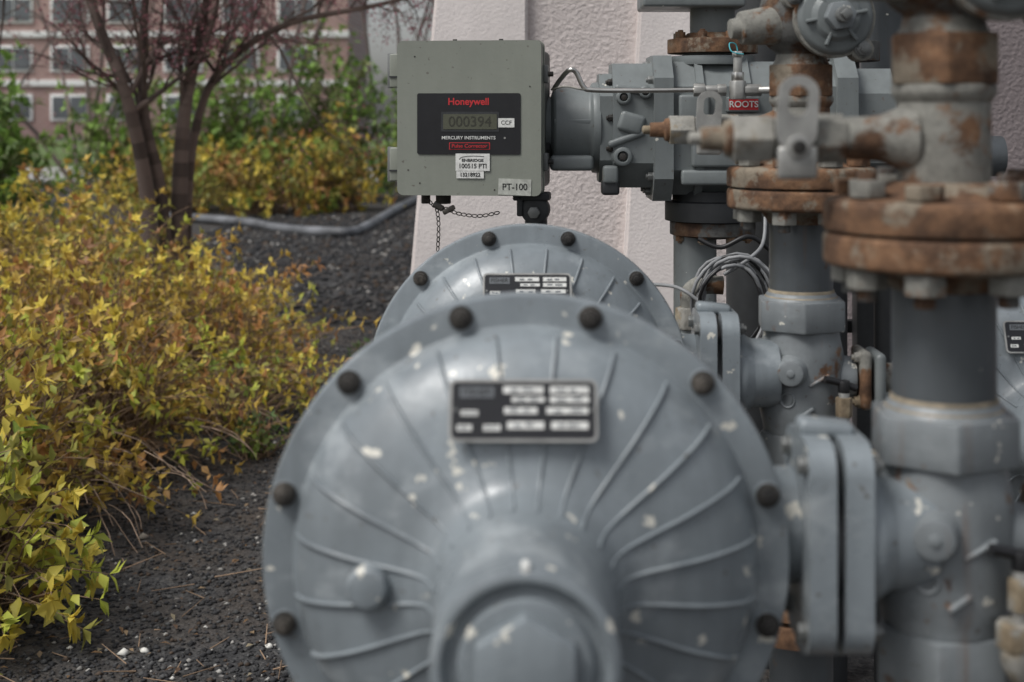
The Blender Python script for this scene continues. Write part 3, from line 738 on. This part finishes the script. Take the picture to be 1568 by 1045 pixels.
# litter
LL=[];SS=[]
for i in range(900):
    x=U(-2.0,.0); y=2.6+6*random.random()**1.3
    c=random.choice([(.20,.12,.06),(.28,.20,.12),(.13,.08,.05),(.32,.27,.18)])
    LL.append((x,y,U(.008,.02),U(-1,1),U(-1,1),U(-.2,.2),U(-.3,.3),U(-.3,.3),1,U(.012,.03),U(.008,.014),*c))
for i in range(260):
    x=U(-2.0,-.2); y=2.8+4.5*random.random()**1.3; a=U(0,6.28); l=U(.03,.16)
    p=Vector((x,y,.012)); q=p+Vector((math.cos(a)*l,math.sin(a)*l,U(0,.02)))
    SS.append((*p,*q,.0018,.001))
lt=empty('leaf_litter'); leafmesh('dead_leaves',LL,lt); twigmesh('dead_twigs',SS,lt,(.26,.18,.12))
ac=empty('bare_canes'); SS=[]
for i in range(34):
    x=U(-1.45,-1.05); y=U(3.7,6.0); p=Vector((x,y,U(.08,.28))); d=Vector((U(.2,1),U(-.8,.4),U(-.1,.25))).normalized()
    for j in range(6):
        d=(d+Vector((0,0,-.14))+rv()*.14).normalized(); q=p+d*U(.03,.055)
        if q.z<.01: break
        SS.append((*p,*q,.0018,.0016)); p=q
twigmesh('canes',SS,ac,(.26,.19,.14))

# ------------------------------------------------------------ brick building
bb=empty('brick_building',(0,0,0))
m,nt,b=new_mat('brick'); 
br=nt.nodes.new('ShaderNodeTexBrick'); br.inputs['Scale'].default_value=2.2
mp=nt.nodes.new('ShaderNodeMapping'); mp.inputs['Rotation'].default_value=(R(90),0,0)
nt.links.new(pos(nt),mp.inputs['Vector']); nt.links.new(mp.outputs[0],br.inputs['Vector'])
br.inputs['Color1'].default_value=(.40,.25,.22,1); br.inputs['Color2'].default_value=(.34,.20,.18,1); br.inputs['Mortar'].default_value=(.42,.38,.36,1)
nt.links.new(br.outputs['Color'],b.inputs['Base Color']); b.inputs['Roughness'].default_value=.9
M_wt=plain('white_trim',(.78,.78,.76),.6,0,.05,2,0); M_gl=plain('window_glass',(.12,.13,.14),.1,0,.3,.5,0)
rbox('walls',(46,10,12),m,bb,(-33,85,6),b=.02)
for i in range(14):
    for j in range(4):
        x=-54.5+3.2*i; z=1.7+2.75*j
        rbox('window_frame',(2.2,.12,1.5),M_wt,bb,(x,79.96,z),b=.01)
        rbox('window_pane',(.9,.06,1.2),M_gl,bb,(x-.5,79.88,z),b=0)
        rbox('window_pane',(.9,.06,1.2),M_gl,bb,(x+.5,79.88,z),b=0)
rbox('cornice',(46.4,10.4,.4),M_wt,bb,(-33,85,12.2),b=.03)
for j in range(3):
    rbox('floor_band',(46.1,.2,.35),M_wt,bb,(-33,79.95,3.07+2.75*j),b=.01)

# ------------------------------------------------------------ light
w=bpy.data.worlds.new('World'); scene.world=w; w.use_nodes=True; nt=w.node_tree
sk=nt.nodes.new('ShaderNodeTexSky'); sk.sky_type='NISHITA'; sk.sun_disc=False
Ld=Vector((-.48,-.32,.82)).normalized()
el=math.asin(Ld.z); az=math.atan2(Ld.x,Ld.y)
sk.sun_elevation=el; sk.sun_rotation=az; sk.dust_density=3; sk.air_density=1
hs=nt.nodes.new('ShaderNodeHueSaturation'); hs.inputs['Saturation'].default_value=.30
nt.links.new(sk.outputs[0],hs.inputs['Color']); nt.links.new(hs.outputs[0],nt.nodes['Background'].inputs['Color'])
nt.nodes['Background'].inputs['Strength'].default_value=.13
sn=bpy.data.lights.new('sun','SUN'); sn.energy=2.35; sn.angle=R(22); sn.color=(1,.985,.96)
so=bpy.data.objects.new('sun',sn); so.rotation_euler=Vector((0,0,1)).rotation_difference(Ld).to_euler(); so.location=(-3,-1,6); COL.objects.link(so)

# ------------------------------------------------------------ camera
cd=bpy.data.cameras.new('camera'); cam=bpy.data.objects.new('camera',cd); COL.objects.link(cam)
cam.location=(0,0,1.25); cam.rotation_euler=(R(90),0,R(.55)); cd.lens=50; cd.sensor_width=36
cd.shift_y=-.2203; cd.clip_start=.05; cd.clip_end=1000
cd.dof.use_dof=True; cd.dof.focus_distance=2.72; cd.dof.aperture_fstop=5.0
scene.camera=cam
scene.view_settings.view_transform='Standard'; scene.view_settings.look='None'; scene.view_settings.exposure=0
